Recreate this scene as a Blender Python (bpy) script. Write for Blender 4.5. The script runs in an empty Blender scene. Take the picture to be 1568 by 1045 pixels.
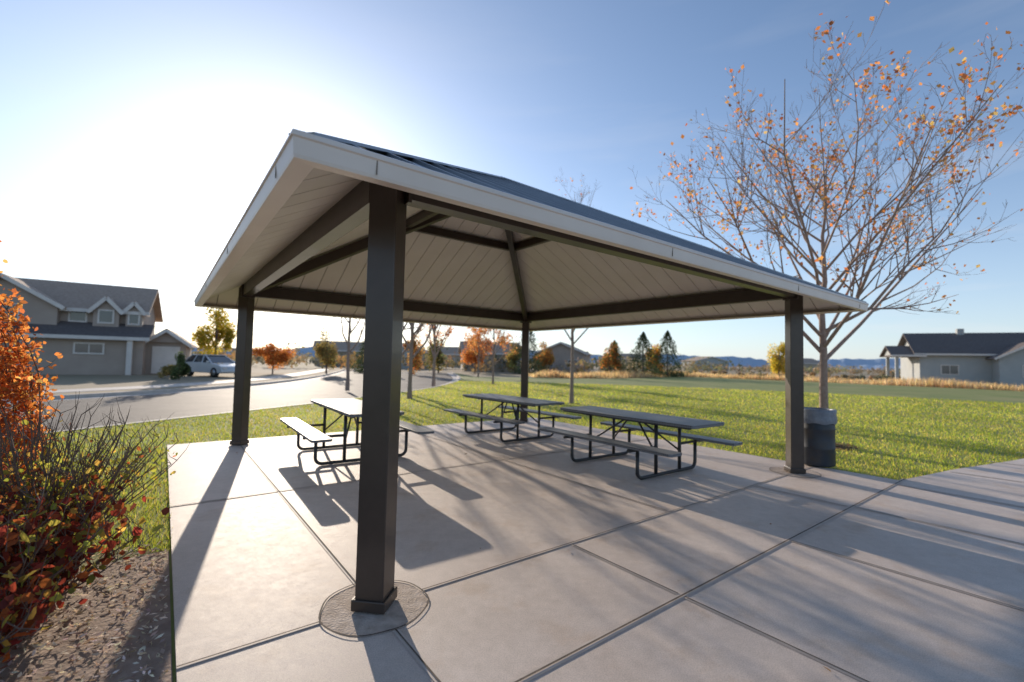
import bpy, math, random
import numpy as np
from mathutils import Vector, Matrix
R=math.radians
random.seed(3); rng=np.random.default_rng(5)
scene=bpy.context.scene
scene.view_settings.view_transform='Standard'
try: scene.view_settings.look='None'
except Exception: pass
scene.view_settings.exposure=0
SUN_AZ=-27.0; SUN_EL=14.0
sdir=Vector((math.sin(R(SUN_AZ))*math.cos(R(SUN_EL)),math.cos(R(SUN_AZ))*math.cos(R(SUN_EL)),math.sin(R(SUN_EL))))

# ------------------------------------------------ materials
def newmat(name):
    m=bpy.data.materials.new(name); m.use_nodes=True
    nt=m.node_tree; nt.nodes.clear()
    o=nt.nodes.new('ShaderNodeOutputMaterial')
    return m,nt,o
def N(nt,t,**k):
    n=nt.nodes.new(t)
    for a,b in k.items():
        if a in n.inputs: n.inputs[a].default_value=b
        else: setattr(n,a,b)
    return n
def ramp(nt,src,stops):
    r=nt.nodes.new('ShaderNodeValToRGB'); e=r.color_ramp.elements
    while len(e)<len(stops): e.new(0.5)
    for i,(p,c) in enumerate(stops):
        e[i].position=p; e[i].color=(*c,1)
    nt.links.new(src,r.inputs[0]); return r
def surf(name,c1,c2,scale=3.0,rough=.6,metal=0,bump=0,bscale=40,detail=4,spec=.5,scale3=None,c3=None,coat=0):
    m,nt,o=newmat(name); L=nt.links.new
    tc=N(nt,'ShaderNodeTexCoord')
    n=N(nt,'ShaderNodeTexNoise'); n.inputs['Scale'].default_value=scale; n.inputs['Detail'].default_value=detail
    L(tc.outputs['Object'],n.inputs['Vector'])
    r=ramp(nt,n.outputs['Fac'],[(.3,c1),(.7,c2)])
    b=N(nt,'ShaderNodeBsdfPrincipled'); col=r.outputs[0]
    if c3:
        n3=N(nt,'ShaderNodeTexNoise'); n3.inputs['Scale'].default_value=scale3; n3.inputs['Detail'].default_value=5
        L(tc.outputs['Object'],n3.inputs['Vector'])
        r3=ramp(nt,n3.outputs['Fac'],[(.45,(0,0,0)),(.7,(1,1,1))])
        mx=N(nt,'ShaderNodeMixRGB'); L(r3.outputs[0],mx.inputs[0]); L(col,mx.inputs[1]); mx.inputs[2].default_value=(*c3,1); col=mx.outputs[0]
    L(col,b.inputs['Base Color'])
    b.inputs['Roughness'].default_value=rough; b.inputs['Metallic'].default_value=metal
    b.inputs['Specular IOR Level'].default_value=spec
    if coat: b.inputs['Coat Weight'].default_value=coat
    if bump:
        nb=N(nt,'ShaderNodeTexNoise'); nb.inputs['Scale'].default_value=bscale; nb.inputs['Detail'].default_value=4
        L(tc.outputs['Object'],nb.inputs['Vector'])
        bp=N(nt,'ShaderNodeBump'); bp.inputs['Strength'].default_value=bump; bp.inputs['Distance'].default_value=.01
        L(nb.outputs['Fac'],bp.inputs['Height']); L(bp.outputs[0],b.inputs['Normal'])
    L(b.outputs[0],o.inputs[0]); return m
def leafmat(name,trans=.5):
    m,nt,o=newmat(name); L=nt.links.new
    a=N(nt,'ShaderNodeAttribute'); a.attribute_name='Col'
    d=N(nt,'ShaderNodeBsdfDiffuse')
    t=N(nt,'ShaderNodeBsdfTranslucent'); mx=N(nt,'ShaderNodeMixShader'); mx.inputs[0].default_value=trans
    g=N(nt,'ShaderNodeMixRGB'); g.blend_type='MULTIPLY'; g.inputs[0].default_value=1; g.inputs[2].default_value=(2.2,2.0,1.3,1)
    L(a.outputs['Color'],d.inputs['Color']); L(a.outputs['Color'],g.inputs[1]); L(g.outputs[0],t.inputs['Color'])
    L(d.outputs[0],mx.inputs[1]); L(t.outputs[0],mx.inputs[2]); L(mx.outputs[0],o.inputs[0]); return m

def concrete_mat():
    m,nt,o=newmat('concrete_slab'); L=nt.links.new
    tc=N(nt,'ShaderNodeTexCoord'); b=N(nt,'ShaderNodeBsdfPrincipled')
    def noise(s,d=6,ro=.55):
        n=N(nt,'ShaderNodeTexNoise'); n.inputs['Scale'].default_value=s; n.inputs['Detail'].default_value=d; n.inputs['Roughness'].default_value=ro
        L(tc.outputs['Object'],n.inputs['Vector']); return n
    a=noise(.8,5,.65); c=noise(11,5,.75); e=noise(150,2); s=noise(2.2,5,.65)
    r1=ramp(nt,a.outputs['Fac'],[(.3,(.66,.55,.47)),(.7,(.80,.685,.60))])
    r2=ramp(nt,c.outputs['Fac'],[(.25,(.84,.83,.81)),(.75,(1.06,1.06,1.06))])
    r3=ramp(nt,e.outputs['Fac'],[(.35,(.80,.80,.80)),(.6,(1.04,1.04,1.04))])
    r4=ramp(nt,s.outputs['Fac'],[(.54,(1,1,1)),(.74,(.87,.79,.70))])
    col=r1.outputs[0]
    for r in (r2,r3,r4):
        mx=N(nt,'ShaderNodeMixRGB'); mx.blend_type='MULTIPLY'; mx.inputs[0].default_value=1
        L(col,mx.inputs[1]); L(r.outputs[0],mx.inputs[2]); col=mx.outputs[0]
    L(col,b.inputs['Base Color'])
    rr=N(nt,'ShaderNodeMapRange'); rr.inputs[3].default_value=.52; rr.inputs[4].default_value=.74
    L(c.outputs['Fac'],rr.inputs[0]); L(rr.outputs[0],b.inputs['Roughness']); b.inputs['Specular IOR Level'].default_value=.5
    w=N(nt,'ShaderNodeTexNoise'); w.inputs['Scale'].default_value=60; w.inputs['Detail'].default_value=3
    mp=N(nt,'ShaderNodeMapping'); mp.inputs['Scale'].default_value=(1,6,1); L(tc.outputs['Object'],mp.inputs[0]); L(mp.outputs[0],w.inputs['Vector'])
    bp=N(nt,'ShaderNodeBump'); bp.inputs['Strength'].default_value=.35; bp.inputs['Distance'].default_value=.004
    L(w.outputs['Fac'],bp.inputs['Height']); L(bp.outputs[0],b.inputs['Normal'])
    L(b.outputs[0],o.inputs[0]); return m

M={}
M['conc']=concrete_mat()
M['conc2']=surf('concrete_kerb',(.52,.46,.40),(.64,.57,.50),4,.75,bump=.2)
M['collar']=surf('collar_concrete',(.42,.33,.26),(.64,.53,.44),16,.85,bump=.7,bscale=70)
M['joint']=surf('joint_dark',(.08,.06,.045),(.18,.14,.11),20,.9)
M['tool']=surf('joint_tooled_edge',(.58,.49,.42),(.68,.58,.50),9,.65)
M['post']=surf('bronze_paint',(.048,.032,.024),(.060,.042,.032),6,.34,bump=.05,bscale=25,spec=.5,coat=.12)
M['panel']=surf('beige_metal_panel',(.78,.69,.60),(.84,.75,.66),2,.5,bump=.03,bscale=3)
M['groove']=surf('panel_groove',(.20,.165,.13),(.25,.2,.165),4,.7)
M['fascia']=surf('fascia_paint',(.74,.62,.54),(.80,.68,.60),3,.42,bump=.04,bscale=4,spec=.5)
M['rooftop']=surf('standing_seam_metal',(.28,.31,.35),(.33,.36,.40),2,.36,metal=.5)
M['tubeblk']=surf('black_tube',(.025,.024,.025),(.04,.038,.038),8,.45)
def perf():
    m,nt,o=newmat('perforated_metal'); L=nt.links.new
    tc=N(nt,'ShaderNodeTexCoord'); b=N(nt,'ShaderNodeBsdfPrincipled')
    v=N(nt,'ShaderNodeTexVoronoi'); v.inputs['Scale'].default_value=40; v.inputs['Randomness'].default_value=0.
    L(tc.outputs['Object'],v.inputs['Vector'])
    r=ramp(nt,v.outputs['Distance'],[(.25,(.03,.03,.035)),(.4,(.16,.17,.19))])
    L(r.outputs[0],b.inputs['Base Color']); b.inputs['Roughness'].default_value=.5
    bp=N(nt,'ShaderNodeBump'); bp.inputs['Strength'].default_value=.5; bp.inputs['Distance'].default_value=.003
    L(v.outputs['Distance'],bp.inputs['Height']); L(bp.outputs[0],b.inputs['Normal'])
    L(b.outputs[0],o.inputs[0]); return m
M['perf']=perf()
M['asph']=surf('asphalt',(.07,.058,.05),(.10,.084,.073),1.2,.75,bump=.5,bscale=120,c3=(.13,.11,.095),scale3=.35,spec=.35)
M['lawn']=surf('lawn_soil',(.17,.21,.045),(.26,.28,.07),.8,.9,bump=.6,bscale=30,c3=(.31,.28,.10),scale3=.25)
M['dry']=surf('dry_ground',(.32,.24,.15),(.43,.33,.22),.15,.95,bump=.5,bscale=12,c3=(.26,.22,.12),scale3=.03)
M['mulch']=surf('mulch_soil',(.30,.22,.17),(.46,.35,.28),12,.95,bump=.8,bscale=40)
M['bark']=surf('bark',(.28,.19,.145),(.40,.29,.23),14,.85,bump=.6,bscale=50)
M['barkd']=surf('bark_dark',(.12,.08,.06),(.20,.14,.11),14,.85)
M['leaf']=leafmat('leaf_autumn',.5)
M['grass']=leafmat('grass_blades',.5)
M['needle']=leafmat('needles',.15)
M['side1']=surf('siding_taupe',(.38,.305,.25),(.43,.35,.29),1,.8)
M['side2']=surf('siding_greige',(.38,.39,.38),(.43,.44,.42),1,.8)
M['side3']=surf('siding_tan',(.40,.33,.25),(.44,.37,.29),1,.8)
M['shing']=surf('shingles',(.38,.27,.20),(.50,.37,.28),6,.9,bump=.6,bscale=18)
M['shingd']=surf('shingles_dark',(.11,.09,.083),(.16,.135,.125),6,.9,bump=.6,bscale=18)
M['trim']=surf('white_trim',(.66,.60,.54),(.74,.68,.62),2,.6)
M['glass']=surf('window_glass',(.05,.06,.07),(.08,.09,.1),.5,.08,spec=.8)
M['carp']=surf('car_paint',(.55,.56,.57),(.6,.61,.62),1,.25,metal=.2,coat=.8)
M['carg']=surf('car_glass',(.04,.045,.05),(.06,.065,.07),1,.06,spec=.8)
M['tyre']=surf('tyre',(.015,.015,.015),(.025,.025,.025),8,.8)
M['rim']=surf('rim',(.4,.4,.4),(.5,.5,.5),8,.3,metal=.8)
M['lampr']=surf('tail_lamp',(.4,.02,.02),(.5,.03,.02),8,.2)
M['can']=surf('can_paint',(.022,.03,.042),(.035,.045,.06),5,.55,c3=(.05,.045,.04),scale3=6,bump=.1,bscale=10)
M['bag']=surf('bag_plastic',(.13,.15,.19),(.22,.25,.29),10,.4,bump=.8,bscale=25)
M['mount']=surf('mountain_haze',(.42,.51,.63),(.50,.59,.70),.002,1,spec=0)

# ------------------------------------------------ builder
class MB:
    def __init__(s): s.v=[];s.f=[];s.m=[];s.mats=[];s.sm=[]
    def mi(s,k):
        if k not in s.mats: s.mats.append(k)
        return s.mats.index(k)
    def add(s,vs,fs,k,smooth=False):
        b=len(s.v); s.v.extend([tuple(q) for q in vs]); i=s.mi(k)
        for f in fs: s.f.append(tuple(b+j for j in f)); s.m.append(i); s.sm.append(smooth)
    def box(s,x0,x1,y0,y1,z0,z1,k,T=None):
        vs=[Vector(p) for p in ((x0,y0,z0),(x1,y0,z0),(x1,y1,z0),(x0,y1,z0),(x0,y0,z1),(x1,y0,z1),(x1,y1,z1),(x0,y1,z1))]
        if T: vs=[T@q for q in vs]
        s.add(vs,[(0,3,2,1),(4,5,6,7),(0,1,5,4),(1,2,6,5),(2,3,7,6),(3,0,4,7)],k)
    def beam(s,a,b,w,h,k,up=Vector((0,0,1))):
        a=Vector(a);b=Vector(b);d=(b-a).normalized();sd=d.cross(up).normalized();u=sd.cross(d).normalized()
        vs=[]
        for p in (a,b):
            for i,j in ((-1,-1),(1,-1),(1,1),(-1,1)): vs.append(p+sd*(i*w/2)+u*(j*h/2))
        s.add(vs,[(0,1,2,3),(7,6,5,4),(0,4,5,1),(1,5,6,2),(2,6,7,3),(3,7,4,0)],k)
    def tube(s,pts,rad,k,n=8,cap=True):
        pts=[Vector(p) for p in pts]; 
        if not hasattr(rad,'__len__'): rad=[rad]*len(pts)
        vs=[];fs=[];prev=None
        for i,p in enumerate(pts):
            t=(pts[min(i+1,len(pts)-1)]-pts[max(i-1,0)]).normalized()
            if prev is None:
                a=t.orthogonal().normalized()
            else:
                a=(prev-t*prev.dot(t)); a=a.normalized() if a.length>1e-6 else t.orthogonal().normalized()
            prev=a; c=t.cross(a)
            for j in range(n):
                an=2*math.pi*j/n; vs.append(p+(a*math.cos(an)+c*math.sin(an))*rad[i])
            if i:
                for j in range(n):
                    fs.append(((i-1)*n+j,(i-1)*n+(j+1)%n,i*n+(j+1)%n,i*n+j))
        if cap:
            fs.append(tuple(range(n))[::-1]); fs.append(tuple((len(pts)-1)*n+j for j in range(n)))
        s.add(vs,fs,k,n>4)
    def poly(s,pts,k,z=None):
        s.add([(p[0],p[1],z) if z is not None else p for p in pts],[tuple(range(len(pts)))],k)
    def slab(s,pts,z0,z1,k):
        n=len(pts); vs=[(p[0],p[1],z0) for p in pts]+[(p[0],p[1],z1) for p in pts]
        s.add(vs,[tuple(range(n))[::-1],tuple(range(n,2*n))]+[(i,(i+1)%n,n+(i+1)%n,n+i) for i in range(n)],k)
    def obj(s,name,parent=None,bevel=0,loc=None,rz=0):
        me=bpy.data.meshes.new(name); me.from_pydata(s.v,[],s.f)
        for k in s.mats: me.materials.append(M[k])
        me.polygons.foreach_set('material_index',s.m); me.polygons.foreach_set('use_smooth',s.sm); me.update()
        o=bpy.data.objects.new(name,me); scene.collection.objects.link(o)
        if parent: o.parent=parent
        if loc: o.location=loc
        o.rotation_euler[2]=rz
        if bevel:
            bm=o.modifiers.new('b','BEVEL'); bm.width=bevel; bm.segments=2; bm.limit_method='ANGLE'; bm.angle_limit=R(40)
        return o
def empty(name,loc=(0,0,0),rz=0):
    e=bpy.data.objects.new(name,None); e.location=loc; e.rotation_euler[2]=rz; e.empty_display_size=.3
    scene.collection.objects.link(e); return e

def cloudmesh(name,V,nper,cols,mat,parent=None):
    n=len(V); me=bpy.data.meshes.new(name)
    me.vertices.add(n*nper); me.vertices.foreach_set('co',V.reshape(-1).astype(np.float32))
    me.loops.add(n*nper); me.loops.foreach_set('vertex_index',np.arange(n*nper,dtype=np.int32))
    me.polygons.add(n); me.polygons.foreach_set('loop_start',np.arange(0,n*nper,nper,dtype=np.int32))
    try: me.polygons.foreach_set('loop_total',np.full(n,nper,dtype=np.int32))
    except Exception: pass
    me.update(calc_edges=True)
    a=me.attributes.new('Col','FLOAT_COLOR','FACE')
    c=np.ones((n,4),dtype=np.float32); c[:,:3]=cols; a.data.foreach_set('color',c.reshape(-1))
    me.materials.append(M[mat]); o=bpy.data.objects.new(name,me); scene.collection.objects.link(o)
    if parent: o.parent=parent
    return o
def palette(n,cols,weights=None,var=.25):
    cols=np.array(cols,float); w=None if weights is None else np.array(weights)/sum(weights)
    c=cols[rng.choice(len(cols),n,p=w)]
    return np.clip(c*(1+var*rng.uniform(-1,1,(n,1)))*(1+.1*rng.uniform(-1,1,(n,3))),0.003,1)
def leafquads(P,size,nper=4,asp=.55):
    n=len(P); size=np.asarray(size)*np.ones(n)*rng.uniform(.6,1.25,n)
    a=rng.normal(size=(n,3)); 
    a/=np.linalg.norm(a,axis=1,keepdims=True)+1e-9
    b=np.cross(a,rng.normal(size=(n,3))); b/=np.linalg.norm(b,axis=1,keepdims=True)+1e-9
    nn=np.cross(a,b)
    if nper==4: sh=[(-.5,0,0),(0,-.5,.08),(.5,0,0),(.05,.5,.08)]
    else: sh=[(-.5,0,0),(-.2,-.42,.07),(.2,-.38,.05),(.55,0,-.06),(.2,.38,.05),(-.2,.42,.07)]
    V=np.stack([P+(a*s[0]+b*s[1]*asp+nn*s[2])*size[:,None] for s in sh],axis=1)
    return V

# ------------------------------------------------ ground, road, slab
ANG=.6542; FX,FY=-.80,2.83; S=6.18
U=np.array([math.cos(ANG),math.sin(ANG)]); Vv=np.array([-U[1],U[0]])
def W(x,y): return (FX+x*U[0]+y*Vv[0],FY+x*U[1]+y*Vv[1])
def Lc(P): d=P-np.array([FX,FY]); return d@U,d@Vv

b=MB(); b.poly([(-7000,-300),(7000,-300),(7000,7000),(-7000,7000)],'dry',-.15); b.obj('ground')
near=[(-13.2,-8),(-11.4,0),(-8.7,8.7),(-5.7,18.5),(-4.2,28),(-4.6,40),(-8,60)]
far=[(-22,-8),(-20,0),(-17.6,9),(-15.4,16.5),(-14.3,22),(-14.6,30),(-17,42),(-22,60)]
def offs(pl,d):
    out=[]
    for i,p in enumerate(pl):
        a=np.array(pl[max(i-1,0)],float); c=np.array(pl[min(i+1,len(pl)-1)],float); t=(c-a)/np.linalg.norm(c-a)
        nrm=np.array([t[1],-t[0]]); out.append(tuple(np.array(p)+nrm*d))
    return out
def smoothpl(pl,k=6):
    P=[np.array(p,float) for p in pl]; out=[]
    for i in range(len(P)-1):
        p0=P[max(i-1,0)];p1=P[i];p2=P[i+1];p3=P[min(i+2,len(P)-1)]
        for j in range(k):
            t=j/k; out.append(tuple(.5*((2*p1)+(-p0+p2)*t+(2*p0-5*p1+4*p2-p3)*t*t+(-p0+3*p1-3*p2+p3)*t**3)))
    out.append(tuple(P[-1])); return out
near=smoothpl(near); far=smoothpl(far)
lawnpoly=offs(near,.16)[:-1]+[(-3.5,44),(10,47),(24,62),(34,52),(43,38),(60,12),(40,-15),(-12,-15)]
b=MB(); b.slab(lawnpoly,-.2,-.03,'lawn'); b.obj('lawn')
b=MB(); b.poly(near+far[::-1],'asph',-.142); b.obj('road')
def stripobj(name,pl,d0,d1,z0,z1,k):
    A=offs(pl,d0);B=offs(pl,d1); b=MB()
    for i in range(len(pl)-1):
        b.slab([A[i],A[i+1],B[i+1],B[i]] if d0<d1 else [B[i],B[i+1],A[i+1],A[i]],z0,z1,k)
    return b.obj(name)
stripobj('kerb',near,0,.158,-.2,-.012,'conc2')
stripobj('gutter',near,-.5,0,-.2,-.136,'conc2')
stripobj('kerb',far,-.16,0,-.2,-.012,'conc2')
stripobj('gutter',far,0,.5,-.2,-.136,'conc2')
stripobj('sidewalk',far,-3.0,-1.5,-.2,-.018,'conc2')
b=MB(); o2=offs(far,-.162); b.slab(o2[:-1][::1]+[(-30,62),(-90,60),(-90,-8)],-.2,-.03,'dry'); b.obj('dry_yard')
def P2(l): return [W(*q) for q in l]
sl=[(-.97,-6),(2,-6.5),(30,-9.5),(30,-5.2),(14,-2.45),(10.5,-1.75),(8.6,-1.3),(7.25,-1.06),(6.95,-1.0),(6.95,6.72),(-.97,6.72)]
b=MB(); b.slab(P2(sl),-.2,0,'conc'); 
slabo=b.obj('concrete_slab')
jb=MB()
def jline(a,c,w=.009):
    a=np.array(W(*a));c=np.array(W(*c));t=(c-a)/np.linalg.norm(c-a);n=np.array([-t[1],t[0]])
    for ww,z,k in ((w*4,.004,'tool'),(w,.008,'joint')):
        q=[a-n*ww/2,c-n*ww/2,c+n*ww/2,a+n*ww/2]; jb.poly(q,k,z)
Rc=.315
jline((-.97,0),(-Rc,0)); jline((Rc,0),(6.95,0)); jline((0,Rc),(0,6.72)); jline((0,-Rc),(0,-1.03))
jline((-.97,2.88),(6.95,2.88)); jline((3.09,.03),(3.09,6.72)); jline((-.97,-1.03),(7.1,-1.03),.012)
for x in (1.66,3.3,4.95,6.6): jline((x,-1.05),(x,-6))
jline((1.66,-.03),(1.66,-1.0)); jline((4.9,-.03),(4.9,-1.0))
for i,x in enumerate((8.3,10,11.7,13.4)): jline((x,-1.3-.2*i),(x+.3,-6.3))
jline((0.2,-2.6),(9,-2.75)); jline((0,-1.06),(0,-6))
def ring(cx,cy,r0,r1,z,k,n=48):
    cc=W(cx,cy)
    vs=[];
    for i in range(n):
        t=2*math.pi*i/n
        for r in (r0,r1):
            rr=r+(.006*math.sin(t*3+1)+.004*math.sin(t*7) if r>.1 else 0); vs.append((cc[0]+rr*math.cos(t),cc[1]+rr*math.sin(t),z))
    jb.add(vs,[(2*i,2*i+1,(2*i+3)%(2*n),(2*i+2)%(2*n)) for i in range(n)],k)
for cx,cy in ((0,0),(S,0)):
    ring(cx,cy,.001,Rc-.01,.003,'collar'); ring(cx,cy,Rc-.006,Rc+.004,.0085,'joint')
jb.obj('pavement_joints')

# ------------------------------------------------ pavilion (local frame)
pav=empty('picnic_pavilion',(FX,FY,0),ANG)
H=S/2+.68; C=S/2; Z0=2.385; SL=.53
post=MB()
for cx,cy in ((0,0),(S,0),(0,S),(S,S)):
    T=Matrix.Translation((cx,cy,0))@Matrix.Rotation(R(45),4,'Z')
    post.box(-.088,.088,-.088,.088,0,2.66,'post',T)
    post.box(-.104,.104,-.104,.104,.009,.075,'post',T)
    post.box(-.075,.075,-.075,.075,2.66,2.74,'post',T)
post.obj('posts',pav,.006)
bm=MB(); zb=2.62
for a,c in (((0,0),(S,0)),((S,0),(S,S)),((S,S),(0,S)),((0,S),(0,0))):
    a=Vector((*a,zb));c=Vector((*c,zb));d=(c-a).normalized()
    bm.beam(a+d*.10,c-d*.10,.13,.2,'post')
    bm.beam(a+d*.09,a+d*.115,.19,.26,'post'); bm.beam(c-d*.115,c-d*.09,.19,.26,'post')
def uz(r): return Z0+SL*(H-r)
ap=Vector((C,C,uz(0)-.14))
for cx,cy in ((0,0),(S,0),(0,S),(S,S)):
    p=Vector((cx,cy,0)); d=(Vector((C,C,0))-p); 
    a=Vector((cx,cy,uz(C)-.11)); bm.beam(a+Vector((d.x,d.y,0))*.02,ap+(a-ap)*.03,.10,.17,'post')
r=C*.36
cs=[Vector((C+sx*r,C+sy*r,uz(r)-.09)) for sx,sy in ((-1,-1),(1,-1),(1,1),(-1,1))]
for i in range(4): bm.beam(cs[i],cs[(i+1)%4],.08,.13,'post')
bm.tube([(C,C,uz(0)-.36),(C,C,uz(0)-.04)],.11,'post',12)
bm.obj('beams',pav,.004)
und=MB(); top=MB()
dirs=[((1,0),(0,1)),((0,1),(-1,0)),((-1,0),(0,-1)),((0,-1),(1,0))]
def rp(i,s,w,dz=0):
    e,nn=dirs[i]; r=H-w
    x=C+e[0]*s-nn[0]*r; y=C+e[1]*s-nn[1]*r
    return (x,y,Z0+SL*w+dz)
pw=2*H/25
for i in range(4):
    und.add([rp(i,-H,0,.018),rp(i,H,0,.018),rp(i,0,H,.018)],[(0,2,1)],'groove')
    for j in range(25):
        s0=-H+j*pw+.006; s1=-H+(j+1)*pw-.006; n0=H-abs(s0); n1=H-abs(s1)
        pts=[(s0,0.02),(s1,0.02),(s1,n1)]+([(0,H)] if s0<0<s1 else [])+[(s0,n0)]
        und.add([rp(i,a,c,0) for a,c in pts],[tuple(range(len(pts)))[::-1]],'panel')
        for ss in (s0,s1):
            n_=H-abs(ss); und.add([rp(i,ss,.02,0),rp(i,ss,n_,0),rp(i,ss,n_,.018),rp(i,ss,.02,.018)],[(0,1,2,3)],'panel')
    top.add([rp(i,-H,0,.045),rp(i,H,0,.045),rp(i,0,H,.045)],[(0,1,2)],'rooftop')
    for j in range(1,25):
        s0=-H+j*pw; n_=H-abs(s0)
        if n_>.1: top.beam(rp(i,s0,.0,.057),rp(i,s0,n_,.057),.018,.028,'rooftop')
    top.beam(rp(i,-H+.02,0.02,.058),rp(i,0,H,.06),.12,.016,'rooftop')
und.obj('roof_underside',pav); top.obj('roof_panels',pav)
fs=MB(); prof=[(-.09,2.352),(.012,2.335),(.016,2.350),(.022,2.418),(.030,2.424),(.024,2.448),(-.06,2.49)]
corn=[(-1,-1),(1,-1),(1,1),(-1,1)]
vs=[(C+a*(H+o_),C+c*(H+o_),z) for a,c in corn for o_,z in prof]; n=len(prof)
fs.add(vs,[(i*n+j,((i+1)%4)*n+j,((i+1)%4)*n+j+1,i*n+j+1) for i in range(4) for j in range(n-1)],'fascia')
for i in range(4):
    for t in (.045,.36,.68,.955):
        a=corn[i];c=corn[(i+1)%4]; x=a[0]*(1-t)+c[0]*t; y=a[1]*(1-t)+c[1]*t
        ex=(c[0]-a[0])/2; ey=(c[1]-a[1])/2
        p=Vector((C+x*H+(0.0205*(x if abs(x)==1 else 0)),C+y*H+(0.0205*(y if abs(y)==1 else 0)),2.385))
        fs.beam(p-Vector((0,0,.033)),p+Vector((0,0,.033)),.004,.006,'groove',up=Vector((ex,ey,0)))
fs.obj('fascia',pav)

# ------------------------------------------------ picnic tables
def rounded(x0,x1,y0,y1,r,n=5):
    out=[]
    for cx,cy,a0 in ((x1-r,y1-r,0),(x0+r,y1-r,90),(x0+r,y0+r,180),(x1-r,y0+r,270)):
        for i in range(n+1):
            a=R(a0+90*i/n); out.append((cx+r*math.cos(a),cy+r*math.sin(a)))
    return out
def table(cx,cy,rot=0):
    w=W(cx,cy); e=empty('picnic_table',(w[0],w[1],0),ANG+rot)
    t=MB(); t.slab(rounded(-.38,.38,-1.22,1.22,.06),.72,.76,'perf'); t.obj('table_top',e,.006)
    for s in (-1,1):
        bb=MB(); bb.slab(rounded(s*.72-.13,s*.72+.13,-1.22,1.22,.05),.425,.46,'perf'); bb.obj('bench_seat',e,.006)
    f=MB()
    for y in (-.6,.6):
        hw=.66; rr=.09; pts=[(-hw,y,.42)]
        for i in range(7):
            a=R(180+90*i/6); pts.append((-hw+rr+rr*math.cos(a),y,.026+rr+rr*math.sin(a)))
        for i in range(7):
            a=R(270+90*i/6); pts.append((hw-rr+rr*math.cos(a),y,.026+rr+rr*math.sin(a)))
        pts.append((hw,y,.42)); f.tube(pts,.024,'tubeblk',10)
        for s in (-1,1):
            f.tube([(s*.27,y,.04),(s*.27,y,.71)],.024,'tubeblk',10)
            f.tube([(s*.27,y,.395),(s*.83,y,.395)],.02,'tubeblk',8)
            f.tube([(s*.27,y,.30),(s*.02,y*.15,.70)],.014,'tubeblk',8)
        f.box(-.36,.36,y-.02,y+.02,.695,.722,'tubeblk')
    for s in (-1,1):
        f.box(s*.33-.012,s*.33+.012,-1.15,1.15,.70,.721,'tubeblk')
    f.obj('frame',e)
table(4.5,1.55,R(-1)); table(4.55,4.65,R(1)); table(1.32,4.5,R(-2))

# trash can
tc=empty('trash_can',(4.78,7.12,0))
c=MB(); prof=[(0,.02),(.225,.02),(.235,.03),(.24,.05),(.235,.27),(.245,.285),(.235,.30),(.235,.56),(.245,.575),(.235,.59),(.237,.80)]
def lathe(b,prof,k,n=32,jit=0):
    vs=[((r+jit*math.sin(i*2.7+z*40))*math.cos(2*math.pi*i/n),(r+jit*math.sin(i*2.7+z*40))*math.sin(2*math.pi*i/n),z+(jit*2.5*math.sin(i*1.3) if z<.78 else 0)) for r,z in prof for i in range(n)]
    b.add(vs,[(j*n+i,j*n+(i+1)%n,(j+1)*n+(i+1)%n,(j+1)*n+i) for j in range(len(prof)-1) for i in range(n)],k,True)
lathe(c,prof,'can'); c.obj('drum',tc)
c=MB(); lathe(c,[(.20,.5),(.225,.86),(.232,.875),(.250,.87),(.257,.84),(.252,.79),(.259,.74),(.262,.70),(.250,.66)],'bag',jit=.004); c.obj('bag_liner',tc)

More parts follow.
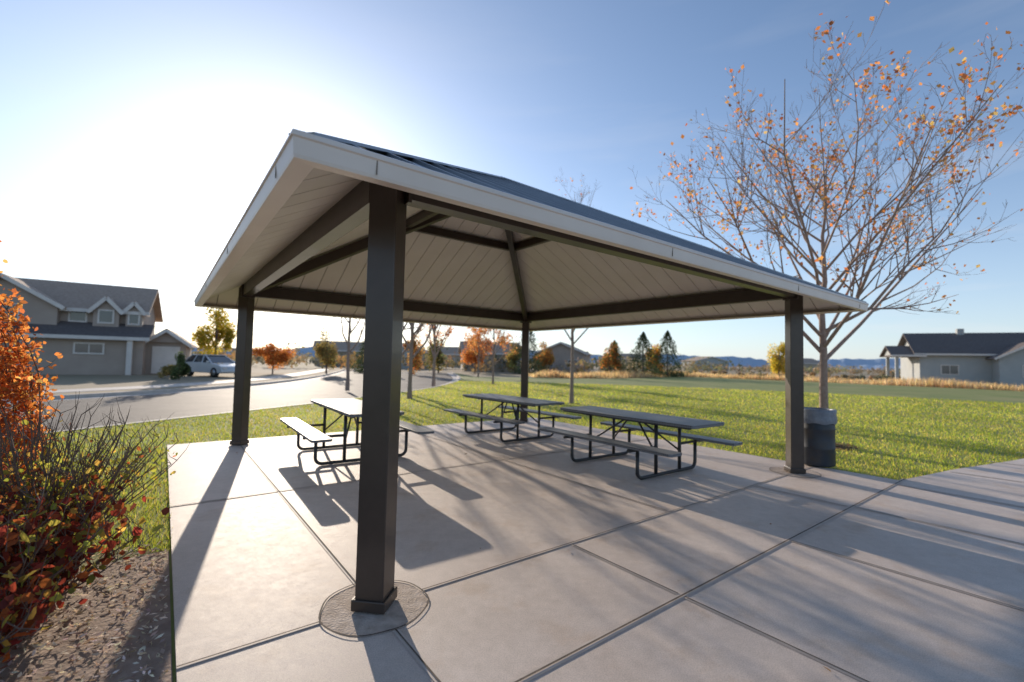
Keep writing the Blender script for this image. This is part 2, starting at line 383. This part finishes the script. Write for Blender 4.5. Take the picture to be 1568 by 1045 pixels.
# ------------------------------------------------ vegetation
def tree(name,loc,h,seed,tr,limbs,limb_len,start,ang=(35,60),lv=3,leafn=0,leafsize=.08,cols=None,wts=None,kids=(7,5),bark='bark',leaflow=0,curve=.25,taper=.62,lr=.55,clump=1.6):
    rnd=random.Random(seed); e=empty(name,loc)
    b=MB(); tips=[]
    def branch(p,d,L,r,level):
        n=max(3,int(5-level)); pts=[p.copy()]; rad=[r]; q=p.copy(); dd=d.copy()
        for i in range(n):
            dd=(dd+Vector((rnd.gauss(0,.12),rnd.gauss(0,.12),rnd.gauss(.05,.07)+curve*.25))).normalized()
            q=q+dd*(L/n); pts.append(q.copy()); rad.append(max(r*(1-.82*(i+1)/n),.0022))
        b.tube(pts,rad,bark,5 if level<2 else 3,False)
        if level>=2: tips.extend(pts[1:])
        if level<lv:
            kc=kids[min(level-1,len(kids)-1)]
            for k in range(kc):
                t=rnd.uniform(.22,1.0); f=t*n; i=min(int(f),n-1); pp=pts[i].lerp(pts[i+1],f-i)
                bd=(pts[i+1]-pts[i]).normalized(); az=rnd.uniform(0,6.283); o=bd.orthogonal().normalized(); o=Matrix.Rotation(az,3,bd)@o
                a=R(rnd.uniform(25,58)); nd=(bd*math.cos(a)+o*math.sin(a)).normalized()
                branch(pp,nd,L*rnd.uniform(.32,.55)*(1.15-.5*t),max(rad[i]*lr,.0025),level+1)
    pts=[];rad=[];n=12
    for i in range(n+1):
        t=i/n; pts.append(Vector((rnd.gauss(0,.03)*h*.15*t*2,rnd.gauss(0,.03)*h*.15*t*2,h*t-.05))); rad.append(tr*(1-t)**.8*(1 if i else 1.35)+.004)
    b.tube(pts,rad,bark,9,False)
    for k in range(limbs):
        t=start+(1-start)*((k+rnd.random()*.7)/limbs)**1.15*.93; f=t*n;i=min(int(f),n-1);pp=pts[i].lerp(pts[i+1],f-i)
        az=k*2.4+rnd.uniform(-.4,.4); a=R(rnd.uniform(*ang))*(1-.35*(t-start)/(1-start))
        rel=(t-start)/(1-start)
        L=limb_len*(1-taper*rel)*rnd.uniform(.8,1.15)
        branch(pp,Vector((math.cos(az)*math.sin(a),math.sin(az)*math.sin(a),math.cos(a))),L,max(rad[i]*lr,.008),1)
    b.obj('trunk_and_branches',e)
    if leafn:
        T=np.array([tuple(t) for t in tips]); zs=T[:,2]/h
        w=np.exp(-leaflow*zs) ; w/=w.sum()
        cl=np.array([math.sin(p[0]*2.1+seed)*math.sin(p[1]*1.9)*math.sin(p[2]*2.3+1) for p in T]); w=w*np.clip(.5+cl*clump,.03,2); w/=w.sum()
        idx=rng.choice(len(T),leafn,p=w); P=T[idx]+rng.normal(0,.05+leafsize*.5,(leafn,3))
        cloudmesh('leaves',leafquads(P,leafsize,4,.8),4,palette(leafn,cols,wts),'leaf',e)
    return e
OR=[(.50,.20,.08),(.54,.27,.11),(.40,.15,.07),(.50,.33,.16)]
tree('maple_tree',(6.25,9.1,-.03),5.7,13,.085,25,4.8,.30,(44,78),4,3000,.075,OR,None,(8,5,3),leaflow=1.4,curve=.42,taper=.64,lr=.6,clump=2.6)
tree('added_shadow_tree',(2.3,17.2,-.03),8.2,21,.07,18,3.2,.26,(30,60),3,250,.08,OR,None,(7,5),leaflow=2)
tree('added_shadow_tree',(-3.95,17.8,-.03),7.4,31,.08,15,3.2,.20,(20,50),3,700,.09,OR,None,(4,4),leaflow=5,lr=.72,clump=3)
tree('added_shadow_tree',(-5.75,22.4,-.03),8.2,35,.10,14,3.6,.16,(20,50),3,800,.10,OR,None,(4,4),leaflow=4,lr=.75,clump=3)  # extra tree mostly behind front post, added to cast limb shadows across the slab
tree('added_shadow_tree',(-7.9,22,-.03),7.5,41,.08,13,3.0,.22,(22,50),3,600,.09,OR,None,(4,4),leaflow=5,lr=.7,clump=3)
tree('added_shadow_tree',(-4.6,27,-.03),6.8,51,.09,12,2.8,.2,(25,55),3,1400,.11,OR,None,(5,4),leaflow=4,lr=.7)
tree('added_shadow_tree',(-1.2,30,-.03),6,61,.07,16,2.6,.2,(30,65),3,2000,.12,OR,None,(6,5),leaflow=1)
tree('added_shadow_tree',(-3.2,44,-.03),6,71,.07,18,2.8,.2,(30,65),3,2600,.16,OR,None,(6,4),leaflow=1)

def crown(name,loc,h,rx,zc,n,size,cols,wts=None,mat='leaf',trunk=.1,lumps=14,seed=0,vr=None):
    rr=np.random.default_rng(seed); e=empty(name,loc); vr=vr or (h-zc)
    b=MB(); b.tube([(0,0,-.1),(.03,0,zc*.6),(0,.04,zc),(0,0,h*.85)],[trunk,trunk*.8,trunk*.6,.02],'barkd',7,False)
    cen=[]
    for i in range(lumps):
        d=rr.normal(size=3); d/=np.linalg.norm(d); q=d*rr.uniform(.35,.85); c_=np.array([q[0]*rx,q[1]*rx,zc+q[2]*vr]); cen.append(c_)
        b.tube([(0,0,zc*.7),tuple(c_*np.array([.5,.5,1])+np.array([0,0,-.1])),tuple(c_)],[trunk*.35,trunk*.2,.01],'barkd',4,False)
    b.obj('trunk',e); cen=np.array(cen)
    i=rr.integers(0,lumps,n); d=rr.normal(size=(n,3)); d/=np.linalg.norm(d,axis=1,keepdims=True)
    sc=np.array([rx,rx,vr])*.42
    P=cen[i]+d*sc*(rr.uniform(0.2,1,(n,1))**.6)*rr.uniform(.6,1.2,(lumps,1))[i]
    P[:,2]=np.maximum(P[:,2],.05)
    col=palette(n,cols,wts)*rr.uniform(.65,1.25,(lumps,1))[i]
    cloudmesh('leaves',leafquads(P,size,4,.8),4,col,mat,e)
    return e
def conifer(name,loc,h,rx,n,cols,seed=0):
    rr=np.random.default_rng(seed); e=empty(name,loc); b=MB(); b.tube([(0,0,-.1),(0,0,h*.97)],[.12,.01],'barkd',6,False)
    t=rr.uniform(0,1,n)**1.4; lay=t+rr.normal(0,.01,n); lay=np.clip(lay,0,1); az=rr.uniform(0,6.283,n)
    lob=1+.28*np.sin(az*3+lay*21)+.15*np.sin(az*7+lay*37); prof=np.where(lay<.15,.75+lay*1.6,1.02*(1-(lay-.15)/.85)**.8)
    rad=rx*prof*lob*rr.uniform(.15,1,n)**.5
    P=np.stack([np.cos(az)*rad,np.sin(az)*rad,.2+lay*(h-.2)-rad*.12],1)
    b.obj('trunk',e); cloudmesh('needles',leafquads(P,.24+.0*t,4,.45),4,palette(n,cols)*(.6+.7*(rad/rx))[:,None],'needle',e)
    return e
YG=[(.40,.35,.06),(.28,.28,.06),(.50,.37,.07)]
RD=[(.46,.18,.06),(.50,.24,.08),(.36,.17,.07)]
GN=[(.09,.12,.065),(.11,.14,.07),(.07,.10,.055)]
OL=[(.25,.22,.10),(.32,.23,.10),(.20,.17,.08)]
crown('yellow_tree',(-23.5,36,-.03),5.3,1.5,3.0,4500,.17,YG,seed=1)
crown('orange_tree',(-21,40,-.03),2.9,1.7,1.5,4000,.15,RD,seed=2,trunk=.07)
crown('green_shrub',(-20.0,27.4,-.03),1.7,.6,.75,2500,.1,GN,seed=3,trunk=.04,vr=.8)
crown('green_shrub',(-21.6,29,-.03),1.0,.8,.5,1500,.1,OL,seed=4,trunk=.04,vr=.5)
crown('small_tree',(-17.5,43,-.03),4,1.3,2.2,2600,.17,OL,seed=5)
crown('small_tree',(-10.5,48,-.03),4.4,1.5,2.3,2600,.18,RD+OL,seed=6)
crown('small_tree',(-9,56,-.15),4.4,1.9,2.5,2600,.2,GN+OL,seed=7)
crown('small_tree',(-4.8,60,-.15),5.2,2.2,2.9,3000,.22,RD,seed=8)
crown('small_tree',(0.5,64,-.15),4.6,2.0,2.6,2600,.22,OL,seed=9)
crown('small_tree',(5,66,-.15),4.6,1.9,2.6,2600,.22,OL+RD,seed=10)
crown('small_tree',(12.5,58,-.15),4.6,1.7,2.4,3000,.2,GN+RD,seed=12)
conifer('pine_tree',(16.8,58,-.15),5.8,2.3,4200,GN,1); conifer('pine_tree',(20.6,60,-.15),6.2,2.2,4200,GN,2)
conifer('pine_tree',(13.8,61,-.15),4.8,1.8,3000,GN,3); conifer('pine_tree',(2.2,62,-.15),7.2,2.3,4200,GN,4); conifer('pine_tree',(-16.5,52,-.15),4.4,1.7,2600,GN,6)
crown('yellow_tree',(19.2,61,-.15),4.4,1.3,2.4,2600,.2,YG+RD,seed=13)
crown('yellow_tree',(35.3,60,-.15),5.2,1.5,2.9,3400,.2,YG,seed=14)

n=42000; nc=900
dist=60+240*rng.uniform(0,1,nc)**1.3; az=rng.uniform(-1.05,1.05,nc)
cx=np.tan(az)*dist; cy=dist; keep=~((cx>22)&(cy<95)); hh=rng.uniform(1.0,2.6,nc)*np.where(rng.uniform(size=nc)<.15,1.5,1); 
hh=np.where(keep,hh,.5)
i=rng.integers(0,nc,n); d=rng.normal(size=(n,3)); d/=np.linalg.norm(d,axis=1,keepdims=True)
P=np.stack([cx[i],cy[i],hh[i]*.55],1)+d*np.stack([hh[i]*1.1,hh[i]*1.1,hh[i]*.6],1)*rng.uniform(.4,1,(n,1)); P[:,2]=np.maximum(P[:,2],0)
pc=palette(nc,[(.28,.25,.17),(.38,.29,.18),(.46,.31,.16),(.20,.21,.16),(.44,.37,.26)],[3,3,1,2,3])
cloudmesh('distant_trees',leafquads(P,.6*np.ones(n),4,.8),4,pc[i]*rng.uniform(.7,1.3,(n,1)),'needle')

n=50000; t=rng.uniform(0,1,n); seg=np.array([(3,45),(10,47.5),(24,62.5),(34,52.5),(43,38.5),(60,13)],float)
k=np.minimum((t*5).astype(int),4); ft=t*5-k; P=seg[k]*(1-ft)[:,None]+seg[k+1]*ft[:,None]
out=rng.uniform(.1,14,n)[:,None]; dirn=P-np.array([8,5.]); dirn/=np.linalg.norm(dirn,axis=1,keepdims=True); P=P+dirn*out
def blades(P,z,hgt,wid,lean):
    n=len(P); az=rng.uniform(0,6.283,n); hv=hgt*rng.uniform(.5,1.2,n); wv=wid*rng.uniform(.7,1.3,n)
    a=np.stack([np.cos(az),np.sin(az),0*az],1); la=rng.uniform(0,6.283,n); lv_=rng.uniform(0,lean,n)*hv
    base=np.stack([P[:,0],P[:,1],np.full(n,z)],1)
    tip=base+np.stack([np.cos(la)*lv_,np.sin(la)*lv_,hv],1)
    return np.stack([base-a*wv[:,None]/2,base+a*wv[:,None]/2,tip],1)
hgv=.45+.4*np.sin(P[:,0]*.35)*np.sin(P[:,1]*.3+1)+.2*np.sin(P[:,0]*1.3+P[:,1])
cloudmesh('dry_grass',blades(P,-.15,np.clip(hgv,.15,1.2),np.full(n,.10),.5),3,palette(n,[(.50,.39,.26),(.42,.31,.20),(.58,.46,.33)]),'grass')

def inpoly(P,poly):
    x,y=P[:,0],P[:,1]; ins=np.zeros(len(P),bool); j=len(poly)-1
    for i in range(len(poly)):
        xi,yi=poly[i];xj,yj=poly[j]
        c_=((yi>y)!=(yj>y))&(x<(xj-xi)*(y-yi)/(yj-yi+1e-12)+xi); ins^=c_; j=i
    return ins
n=420000; r_=np.exp(rng.uniform(math.log(2.8),math.log(34),n)); az=rng.uniform(-1.02,1.02,n)
P=np.stack([np.sin(az)*r_,np.cos(az)*r_],1)
slabW=P2(sl); lx,ly=Lc(P)
mulchmask=(lx<-.97)&(ly<1.75+.25*np.sin(lx*3))&(ly>-5)
keep=inpoly(P,lawnpoly)&~inpoly(P,slabW)&~mulchmask
md=np.hypot(P[:,0]-6.25,P[:,1]-9.1)<.55; keep&=~md
P=P[keep]; r_=r_[keep]; n=len(P)
pat=.5+.5*np.sin(P[:,0]*.9+1.3*np.sin(P[:,1]*.5))*np.sin(P[:,1]*.7+np.sin(P[:,0]*.6))
pat2=np.sin(P[:,0]*3.1+2*np.sin(P[:,1]*1.7))*np.sin(P[:,1]*2.3+1.5*np.sin(P[:,0]*1.1))
wy=np.clip(.35+.35*pat2+.3*pat,0,1)[:,None]
ga=palette(n,[(.24,.32,.05),(.30,.36,.065),(.36,.37,.085)],[4,4,2]); gb=palette(n,[(.44,.40,.12),(.50,.43,.19),(.34,.34,.08)])
col=np.where(rng.uniform(size=(n,1))<wy*.6,gb,ga)*(.82+.34*pat)[:,None]
cloudmesh('grass',blades(P,-.035,np.full(n,.05)+.0005*r_,.0038*np.maximum(1,r_/3.0),.8),3,col,'grass')

b=MB(); b.poly(P2([(-6,-5),(-.985,-5),(-.985,1.75),(-2.2,1.6),(-6,1.9)]),'mulch',-.026); b.obj('mulch_bed')
n=15000; ml=np.stack([rng.uniform(-4.5,-1.0,n),rng.uniform(-3,1.9,n)],1); Pw=np.array([FX,FY])+ml[:,:1]*U+ml[:,1:]*Vv
P3=np.concatenate([Pw,rng.uniform(-.024,.012,(n,1))],1)
q=leafquads(P3,.045,4,.4); q[:,:,2]=P3[:,None,2]+(q[:,:,2]-P3[:,None,2])*.5
cloudmesh('mulch_chips',q,4,palette(n,[(.55,.45,.38),(.68,.59,.52),(.32,.23,.18),(.80,.72,.65)]),'needle')
n=1500; az=rng.uniform(0,6.283,n); rr_=rng.uniform(0,.6,n); P3=np.stack([6.25+np.cos(az)*rr_,9.1+np.sin(az)*rr_,rng.uniform(-.03,.0,n)],1)
q=leafquads(P3,.07,4,.4); q[:,:,2]=P3[:,None,2]+(q[:,:,2]-P3[:,None,2])*.35
cloudmesh('tree_mulch',q,4,palette(n,[(.18,.11,.08),(.26,.17,.12)]),'needle')
n=14; lp=np.stack([rng.uniform(-.9,6.8,n),rng.uniform(-3,6.5,n)],1); Pw=np.array([FX,FY])+lp[:,:1]*U+lp[:,1:]*Vv
n2=300; P4=np.stack([rng.uniform(-6,14,n2),rng.uniform(6,20,n2)],1); P4=P4[~inpoly(P4,slabW)]
P3=np.concatenate([np.concatenate([Pw,np.full((n,1),.012)],1),np.concatenate([P4,np.full((len(P4),1),.02)],1)])
q=leafquads(P3,.04,6,.8); q[:,:,2]=P3[:,None,2]+(q[:,:,2]-P3[:,None,2])*.4
cloudmesh('fallen_leaves',q,6,palette(len(P3),[(.25,.12,.05),(.35,.2,.08),(.16,.09,.05)]),'leaf')

def shrub(name,loc,h,rx,stems,leafn,lsize,cols,wts,seed,ls=.9,zmin=.08,oval=False,stemk='barkd',sr=.006):
    rnd=random.Random(seed); e=empty(name,loc); b=MB(); T=[]
    for k in range(stems):
        az=rnd.uniform(0,6.283); r0=rnd.uniform(0,.3)*rx; sp=rnd.uniform(.1,1)**.7*rx
        L=h*rnd.uniform(.7,1.12)*(1-(.25 if not oval else .1)*(sp/rx)); p=[]; nseg=7 if not oval else 12
        for i in range(nseg+1):
            t=i/nseg; f=t**1.2 if not oval else math.sin(math.pi*min(1,.12+.86*t))**.8
            p.append(Vector((math.cos(az)*(r0*(1 if not oval else 1-t)+sp*f)+rnd.gauss(0,.012),math.sin(az)*(r0*(1 if not oval else 1-t)+sp*f)+rnd.gauss(0,.012),L*t*(1-.08*t))))
        b.tube(p,[sr*(1-.75*i/nseg)+.0012 for i in range(nseg+1)],stemk,4,False)
        for i in range(1,nseg+1):
            T.append(p[i]); T.append(p[i-1].lerp(p[i],.5))
            if i>1:
              for _ in range(2):
                o=Vector((rnd.gauss(0,.5),rnd.gauss(0,.5),rnd.uniform(.3,1))).normalized()*rnd.uniform(.06,.2); q=[p[i],p[i]+o*.6,p[i]+o+Vector((0,0,.03))]
                b.tube(q,[.003,.002,.001],stemk,3,False); T.extend(q[1:])
    b.obj('stems',e); T=np.array([tuple(t) for t in T]); 
    w=((T[:,2]>zmin)&(T[:,2]<h*ls)).astype(float)+.03; w/=w.sum()
    P=T[rng.choice(len(T),leafn,p=w)]+rng.normal(0,.035,(leafn,3)); P[:,2]=np.maximum(P[:,2],0.01)
    cloudmesh('leaves',leafquads(P,lsize,6,.8,),6,palette(leafn,cols,wts,.35),'leaf',e); return e
shrub('orange_shrub',(-4.62,3.75,-.03),2.45,.50,55,15000,.045,[(.52,.20,.07),(.56,.27,.10),(.32,.12,.06),(.48,.36,.16)],[4,3,4,1],1,ls=1.1,oval=True)
RG=[(.20,.04,.035),(.11,.035,.03),(.32,.10,.04),(.22,.22,.06),(.46,.32,.09)]
shrub('red_shrub',(-2.68,2.42,-.03),.80,.52,70,3000,.055,RG,[4,3,2,2,1],2)
shrub('red_shrub',(-2.36,1.75,-.03),.6,.42,50,1700,.05,RG,[4,3,2,1,1],5)
shrub('twiggy_shrub',(-3.15,3.1,-.03),1.2,.66,130,1700,.04,[(.26,.28,.06),(.42,.32,.09),(.36,.13,.05)],[4,2,1],3,ls=.7)
shrub('twiggy_shrub',(-3.5,2.6,-.03),1.05,.55,80,2800,.045,[(.44,.16,.05),(.42,.32,.09),(.26,.07,.05)],[4,2,2],4,ls=.8)

# ------------------------------------------------ houses
def gable(b,x0,x1,y0,y1,ze,zr,axis,oh,k,wk,th=.16):
    if axis=='x':
        ym=(y0+y1)/2; sl_=(zr-ze)/(ym-y0)
        for s in (-1,1):
            ye=(y0-oh) if s<0 else (y1+oh); zz=ze-sl_*oh
            pts=[(x0-oh,ye,zz),(x1+oh,ye,zz),(x1+oh,ym,zr),(x0-oh,ym,zr)]
            vs=pts+[(p[0],p[1],p[2]+th) for p in pts]; b.add(vs,[(0,1,2,3),(4,5,6,7),(0,1,5,4),(1,2,6,5),(2,3,7,6),(3,0,4,7)],k)
            b.box(x0-oh-.02,x1+oh+.02,min(ye+s*.005,ye+s*.045),max(ye+s*.005,ye+s*.045),zz-.08,zz+th,'trim')
        for x in (x0,x1): b.add([(x,y0,ze),(x,y1,ze),(x,ym,zr)],[(0,1,2)],wk)
    else:
        xm=(x0+x1)/2; sl_=(zr-ze)/(xm-x0)
        for s in (-1,1):
            xe=(x0-oh) if s<0 else (x1+oh); zz=ze-sl_*oh
            pts=[(xe,y0-oh,zz),(xe,y1+oh,zz),(xm,y1+oh,zr),(xm,y0-oh,zr)]
            vs=pts+[(p[0],p[1],p[2]+th) for p in pts]; b.add(vs,[(0,1,2,3),(4,5,6,7),(0,1,5,4),(1,2,6,5),(2,3,7,6),(3,0,4,7)],k)
            b.beam((xe,y0-oh-.03,zz+.02),(xm,y0-oh-.03,zr+.02),.05,.24,'trim')
        for y in (y0,y1): b.add([(x0,y,ze),(x1,y,ze),(xm,y,zr)],[(0,1,2)],wk)
def window(b,x,y,z,w,h,mull=1):
    b.box(x-w/2,x+w/2,y-.02,y+.02,z,z+h,'glass')
    f=.1
    b.box(x-w/2-f,x+w/2+f,y-.07,y-.003,z-f,z,'trim');b.box(x-w/2-f,x+w/2+f,y-.07,y-.003,z+h,z+h+f,'trim')
    b.box(x-w/2-f,x-w/2,y-.06,y-.004,z,z+h,'trim');b.box(x+w/2,x+w/2+f,y-.06,y-.004,z,z+h,'trim')
    for i in range(mull): xx=x-w/2+w*(i+1)/(mull+1); b.box(xx-.03,xx+.03,y-.05,y-.021,z,z+h,'trim')
hs=empty('grey_house',(-30.4,30.2,-.03),R(32))
b=MB()
b.box(-8.4,4.6,0,9,0,2.75,'side1'); b.box(-8.2,4.2,1.6,9,2.75,4.7,'side1')
pts=[(-8.9,-.6,2.5),(5.0,-.6,2.5),(5.0,1.65,3.55),(-8.9,1.65,3.55)]
b.add(pts+[(p[0],p[1],p[2]+.15) for p in pts],[(0,1,2,3),(4,5,6,7),(0,1,5,4),(1,2,6,5),(2,3,7,6),(3,0,4,7)],'shingd')
b.box(-8.9,5.0,-.65,-.605,2.42,2.66,'trim')
gable(b,-8.2,4.2,1.6,9,4.7,6.7,'x',.5,'shing','side1')
b.box(-5.6,-.2,.9,1.6,3.2,4.7,'side1'); gable(b,-5.6,-.2,.9,3,4.7,6.4,'y',.4,'shing','side1')
b.box(1.6,3.0,1.0,1.6,3.2,4.6,'side1'); gable(b,1.6,3.0,1.0,3,4.6,5.4,'y',.25,'shing','side1')
b.box(3.35,4.3,1.2,1.6,3.2,4.6,'side1'); gable(b,3.35,4.3,1.2,3,4.6,5.2,'y',.2,'shing','side1')
window(b,-2.9,.9,3.6,1.6,.95); window(b,2.3,1.0,3.7,.7,.8,0); window(b,.7,1.6,3.75,.8,.7,0); window(b,3.82,1.2,3.7,.5,.8,0)
window(b,-1.9,0,1.5,1.4,.6,1); window(b,1.7,0,1.5,1.4,.6,1); window(b,-5.0,0,1.5,.8,.6,0)
b.box(4.6,7.0,1.5,8,0,2.4,'side1'); gable(b,4.6,7.0,1.2,8,2.4,3.3,'y',.4,'shing','side1')
b.box(4.95,6.65,1.42,1.49,.05,2.1,'trim')
b.box(3.75,4.05,-.5,-.2,0,2.45,'trim')
b.obj('house_body',hs)
hs=empty('blue_house',(60,58,-.15),R(-28))
b=MB(); b.box(-6,11,0,9,0,4.2,'side2'); gable(b,-6,11,0,9,4.2,6.8,'x',.7,'shingd','side2')
b.box(1,7,-2,0,0,3.6,'side2'); gable(b,1,7,-2,5,3.6,5.3,'y',.6,'shingd','side2')
window(b,4,-2,1.2,1.8,1.3); window(b,-3,0,1.3,1.6,1.1); 
b.box(-8.8,-6,-.5,5,3.5,3.75,'shingd'); b.box(-8.6,-8.25,-.3,.05,0,3.5,'side2'); b.box(-8.6,-8.25,4.4,4.75,0,3.5,'side2')
gable(b,-8.8,-5.9,-.5,5,3.75,4.9,'x',.4,'shingd','side2')
b.box(-1,-.3,4,4.7,6,7.5,'side2')
b.obj('house_body',hs)
for (x,y,w,d,z,rzz,ax,k) in ((-3,72,9,8,3.0,10,'x','side3'),(8,74,8,8,3.2,-15,'y','side1'),(-33,90,11,8,3.2,20,'x','side3'),(-22,85,9,8,3.0,-10,'y','side2'),(40,150,14,9,3.4,0,'x','side3'),(75,170,14,9,3.4,10,'y','side2'),(-12,110,11,8,3.2,0,'x','side3'),(105,160,14,9,3.4,20,'x','side3'),(15,120,11,9,3,0,'x','side2')):
    e=empty('distant_house',(x,y,-.15),R(rzz)); b=MB(); b.box(-w/2,w/2,0,d,0,z,k); gable(b,-w/2,w/2,0,d,z,z+1.7,ax,.5,'shing',k)
    window(b,-w/4,0,1,1.4,1.1); window(b,w/4,0,1,1.4,1.1); b.obj('house_body',e)

# ------------------------------------------------ car
def car(loc,rz):
    e=empty('parked_car',loc,rz)
    b=MB(); hw=.92
    low=[(-2.25,.35),(-2.3,.75),(-2.2,.98),(-1.2,1.02),(.9,1.0),(1.75,.88),(2.2,.74),(2.3,.4),(2.2,.28),(-2.15,.28)]
    n=len(low); vs=[(x,-hw*(.97 if z>.85 else 1),z) for x,z in low]+[(x,hw*(.97 if z>.85 else 1),z) for x,z in low]
    b.add(vs,[tuple(range(n))[::-1],tuple(range(n,2*n))]+[(i,(i+1)%n,n+(i+1)%n,n+i) for i in range(n)],'carp')
    b.obj('body',e,.05)
    g=MB(); vs=[(-2.15,-.86,.98),(1.05,-.86,.98),(1.05,.86,.98),(-2.15,.86,.98),(-1.5,-.66,1.48),(.05,-.66,1.50),(.05,.66,1.50),(-1.5,.66,1.48)]
    g.add(vs,[(0,1,5,4),(1,2,6,5),(2,3,7,6),(3,0,4,7)],'carg'); g.obj('windows',e)
    r=MB(); r.box(-1.6,.15,-.69,.69,1.48,1.55,'carp')
    for s in (-1,1):
        for xb,xt in ((-2.13,-1.5),(-1.05,-.9),(0,-.1),(1.04,.06)):
            r.beam((xb,s*.865,.98),(xt,s*.67,1.50),.09,.06,'carp')
        r.box(.7,.85,s*.95-.08,s*.95+.08,1.0,1.12,'carp')
    r.obj('roof_and_pillars',e,.03)
    w=MB()
    for x in (-1.4,1.42):
        for s in (-1,1):
            w.tube([(x,s*.72,.33),(x,s*.94,.33)],.34,'tyre',24); w.tube([(x,s*.935,.33),(x,s*.95,.33)],.21,'rim',16)
    w.obj('wheels',e)
    l=MB()
    for s in (-1,1):
        l.box(-2.31,-2.2,s*.72-.14,s*.72+.14,.74,.94,'lampr'); l.box(2.18,2.31,s*.7-.16,s*.7+.16,.58,.70,'trim')
    l.box(-2.325,-2.28,-.26,.26,.5,.63,'trim'); l.obj('lamps',e)
car((-21.3,32.6,-.02),R(-25))

# ------------------------------------------------ mountains
b=MB(); rnd=random.Random(4)
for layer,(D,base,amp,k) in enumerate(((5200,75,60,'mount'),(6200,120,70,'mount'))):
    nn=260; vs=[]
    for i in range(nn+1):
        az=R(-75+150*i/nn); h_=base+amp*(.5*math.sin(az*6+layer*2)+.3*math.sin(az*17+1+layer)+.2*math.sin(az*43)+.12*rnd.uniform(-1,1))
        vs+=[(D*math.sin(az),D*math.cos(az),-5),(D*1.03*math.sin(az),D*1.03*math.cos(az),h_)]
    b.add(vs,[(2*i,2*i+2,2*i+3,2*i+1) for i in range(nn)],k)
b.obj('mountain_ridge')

# ------------------------------------------------ world, sun, camera
w=bpy.data.worlds.new('World'); scene.world=w; w.use_nodes=True; nt=w.node_tree; nt.nodes.clear(); L=nt.links.new
STR=.15
sky=N(nt,'ShaderNodeTexSky'); sky.sky_type='NISHITA'; sky.sun_disc=False; sky.sun_elevation=R(SUN_EL); sky.sun_rotation=R(SUN_AZ%360)
sky.altitude=1600; sky.air_density=1.0; sky.dust_density=1.0; sky.ozone_density=2.2
bg=N(nt,'ShaderNodeBackground'); bg.inputs[1].default_value=STR; out=N(nt,'ShaderNodeOutputWorld')
tcw=N(nt,'ShaderNodeTexCoord'); sep=N(nt,'ShaderNodeSeparateXYZ'); L(tcw.outputs['Generated'],sep.inputs[0])
def mth(op,a,b_=None):
    n=N(nt,'ShaderNodeMath',operation=op)
    for i,v in enumerate((a,b_)):
        if v is None: continue
        if isinstance(v,(int,float)): n.inputs[i].default_value=v
        else: L(v,n.inputs[i])
    return n.outputs[0]
def vec(op,a,b_):
    n=N(nt,'ShaderNodeVectorMath',operation=op); L(a,n.inputs[0]); n.inputs[1].default_value=b_; return n
dot=vec('DOT_PRODUCT',tcw.outputs['Generated'],tuple(sdir)).outputs['Value']
dp=mth('MAXIMUM',dot,0)
az_=mth('ABSOLUTE',sep.outputs[2]); hz=mth('POWER',2.718,mth('MULTIPLY',az_,-5.5))
mix=N(nt,'ShaderNodeMixRGB'); L(mth('MULTIPLY',hz,.75),mix.inputs[0])
gain=vec('MULTIPLY',sky.outputs[0],(1.34,1.32,1.32))
L(gain.outputs[0],mix.inputs[1]); mix.inputs[2].default_value=(.66/STR,.73/STR,.82/STR,1)
g1=mth('MULTIPLY',mth('POWER',dp,5),.20/STR); g2=mth('MULTIPLY',mth('POWER',dp,24),.45/STR)
gl=N(nt,'ShaderNodeVectorMath',operation='SCALE'); gl.inputs[0].default_value=(1,.95,.87); L(mth('ADD',g1,g2),gl.inputs['Scale'])
add=N(nt,'ShaderNodeVectorMath',operation='ADD'); L(mix.outputs[0],add.inputs[0]); L(gl.outputs[0],add.inputs[1])
mp=N(nt,'ShaderNodeMapping'); mp.inputs['Scale'].default_value=(2.2,2.2,16); L(tcw.outputs['Generated'],mp.inputs[0])
cn=N(nt,'ShaderNodeTexNoise'); cn.inputs['Scale'].default_value=1.3; cn.inputs['Detail'].default_value=5; cn.inputs['Roughness'].default_value=.55; L(mp.outputs[0],cn.inputs['Vector'])
cr=ramp(nt,cn.outputs['Fac'],[(.52,(0,0,0)),(.75,(1,1,1))])
cm=mth('MULTIPLY',cr.outputs[0],mth('MULTIPLY',mth('POWER',2.718,mth('MULTIPLY',az_,-4.5)),.6))
mc=N(nt,'ShaderNodeMixRGB'); L(cm,mc.inputs[0]); L(add.outputs[0],mc.inputs[1]); mc.inputs[2].default_value=(.88/STR,.88/STR,.90/STR,1)
L(mc.outputs[0],bg.inputs[0])
L(bg.outputs[0],out.inputs[0])
sd=bpy.data.lights.new('sun','SUN'); sd.energy=5; sd.angle=R(.35); sd.color=(1,.86,.70)
so=bpy.data.objects.new('sun',sd); scene.collection.objects.link(so); so.rotation_euler=(-sdir).to_track_quat('-Z','Y').to_euler()
cd=bpy.data.cameras.new('camera'); cam=bpy.data.objects.new('camera',cd); scene.collection.objects.link(cam); scene.camera=cam
cd.sensor_width=36; cd.lens=694.56/1568*36; cd.clip_end=20000; cd.clip_start=.05
pitch,roll=.0455,.0221; c_,s_=math.cos(pitch),math.sin(pitch)
Rt=Vector((1,0,0));Up=Vector((0,-s_,c_));Fw=Vector((0,c_,s_))
r2=Rt*math.cos(roll)+Up*math.sin(roll); u2=-Rt*math.sin(roll)+Up*math.cos(roll)
m=Matrix((r2,u2,-Fw)).transposed().to_4x4(); m.translation=Vector((0,0,1.5)); cam.matrix_world=m
cd.dof.use_dof=True; cd.dof.focus_distance=3.2; cd.dof.aperture_fstop=1.15
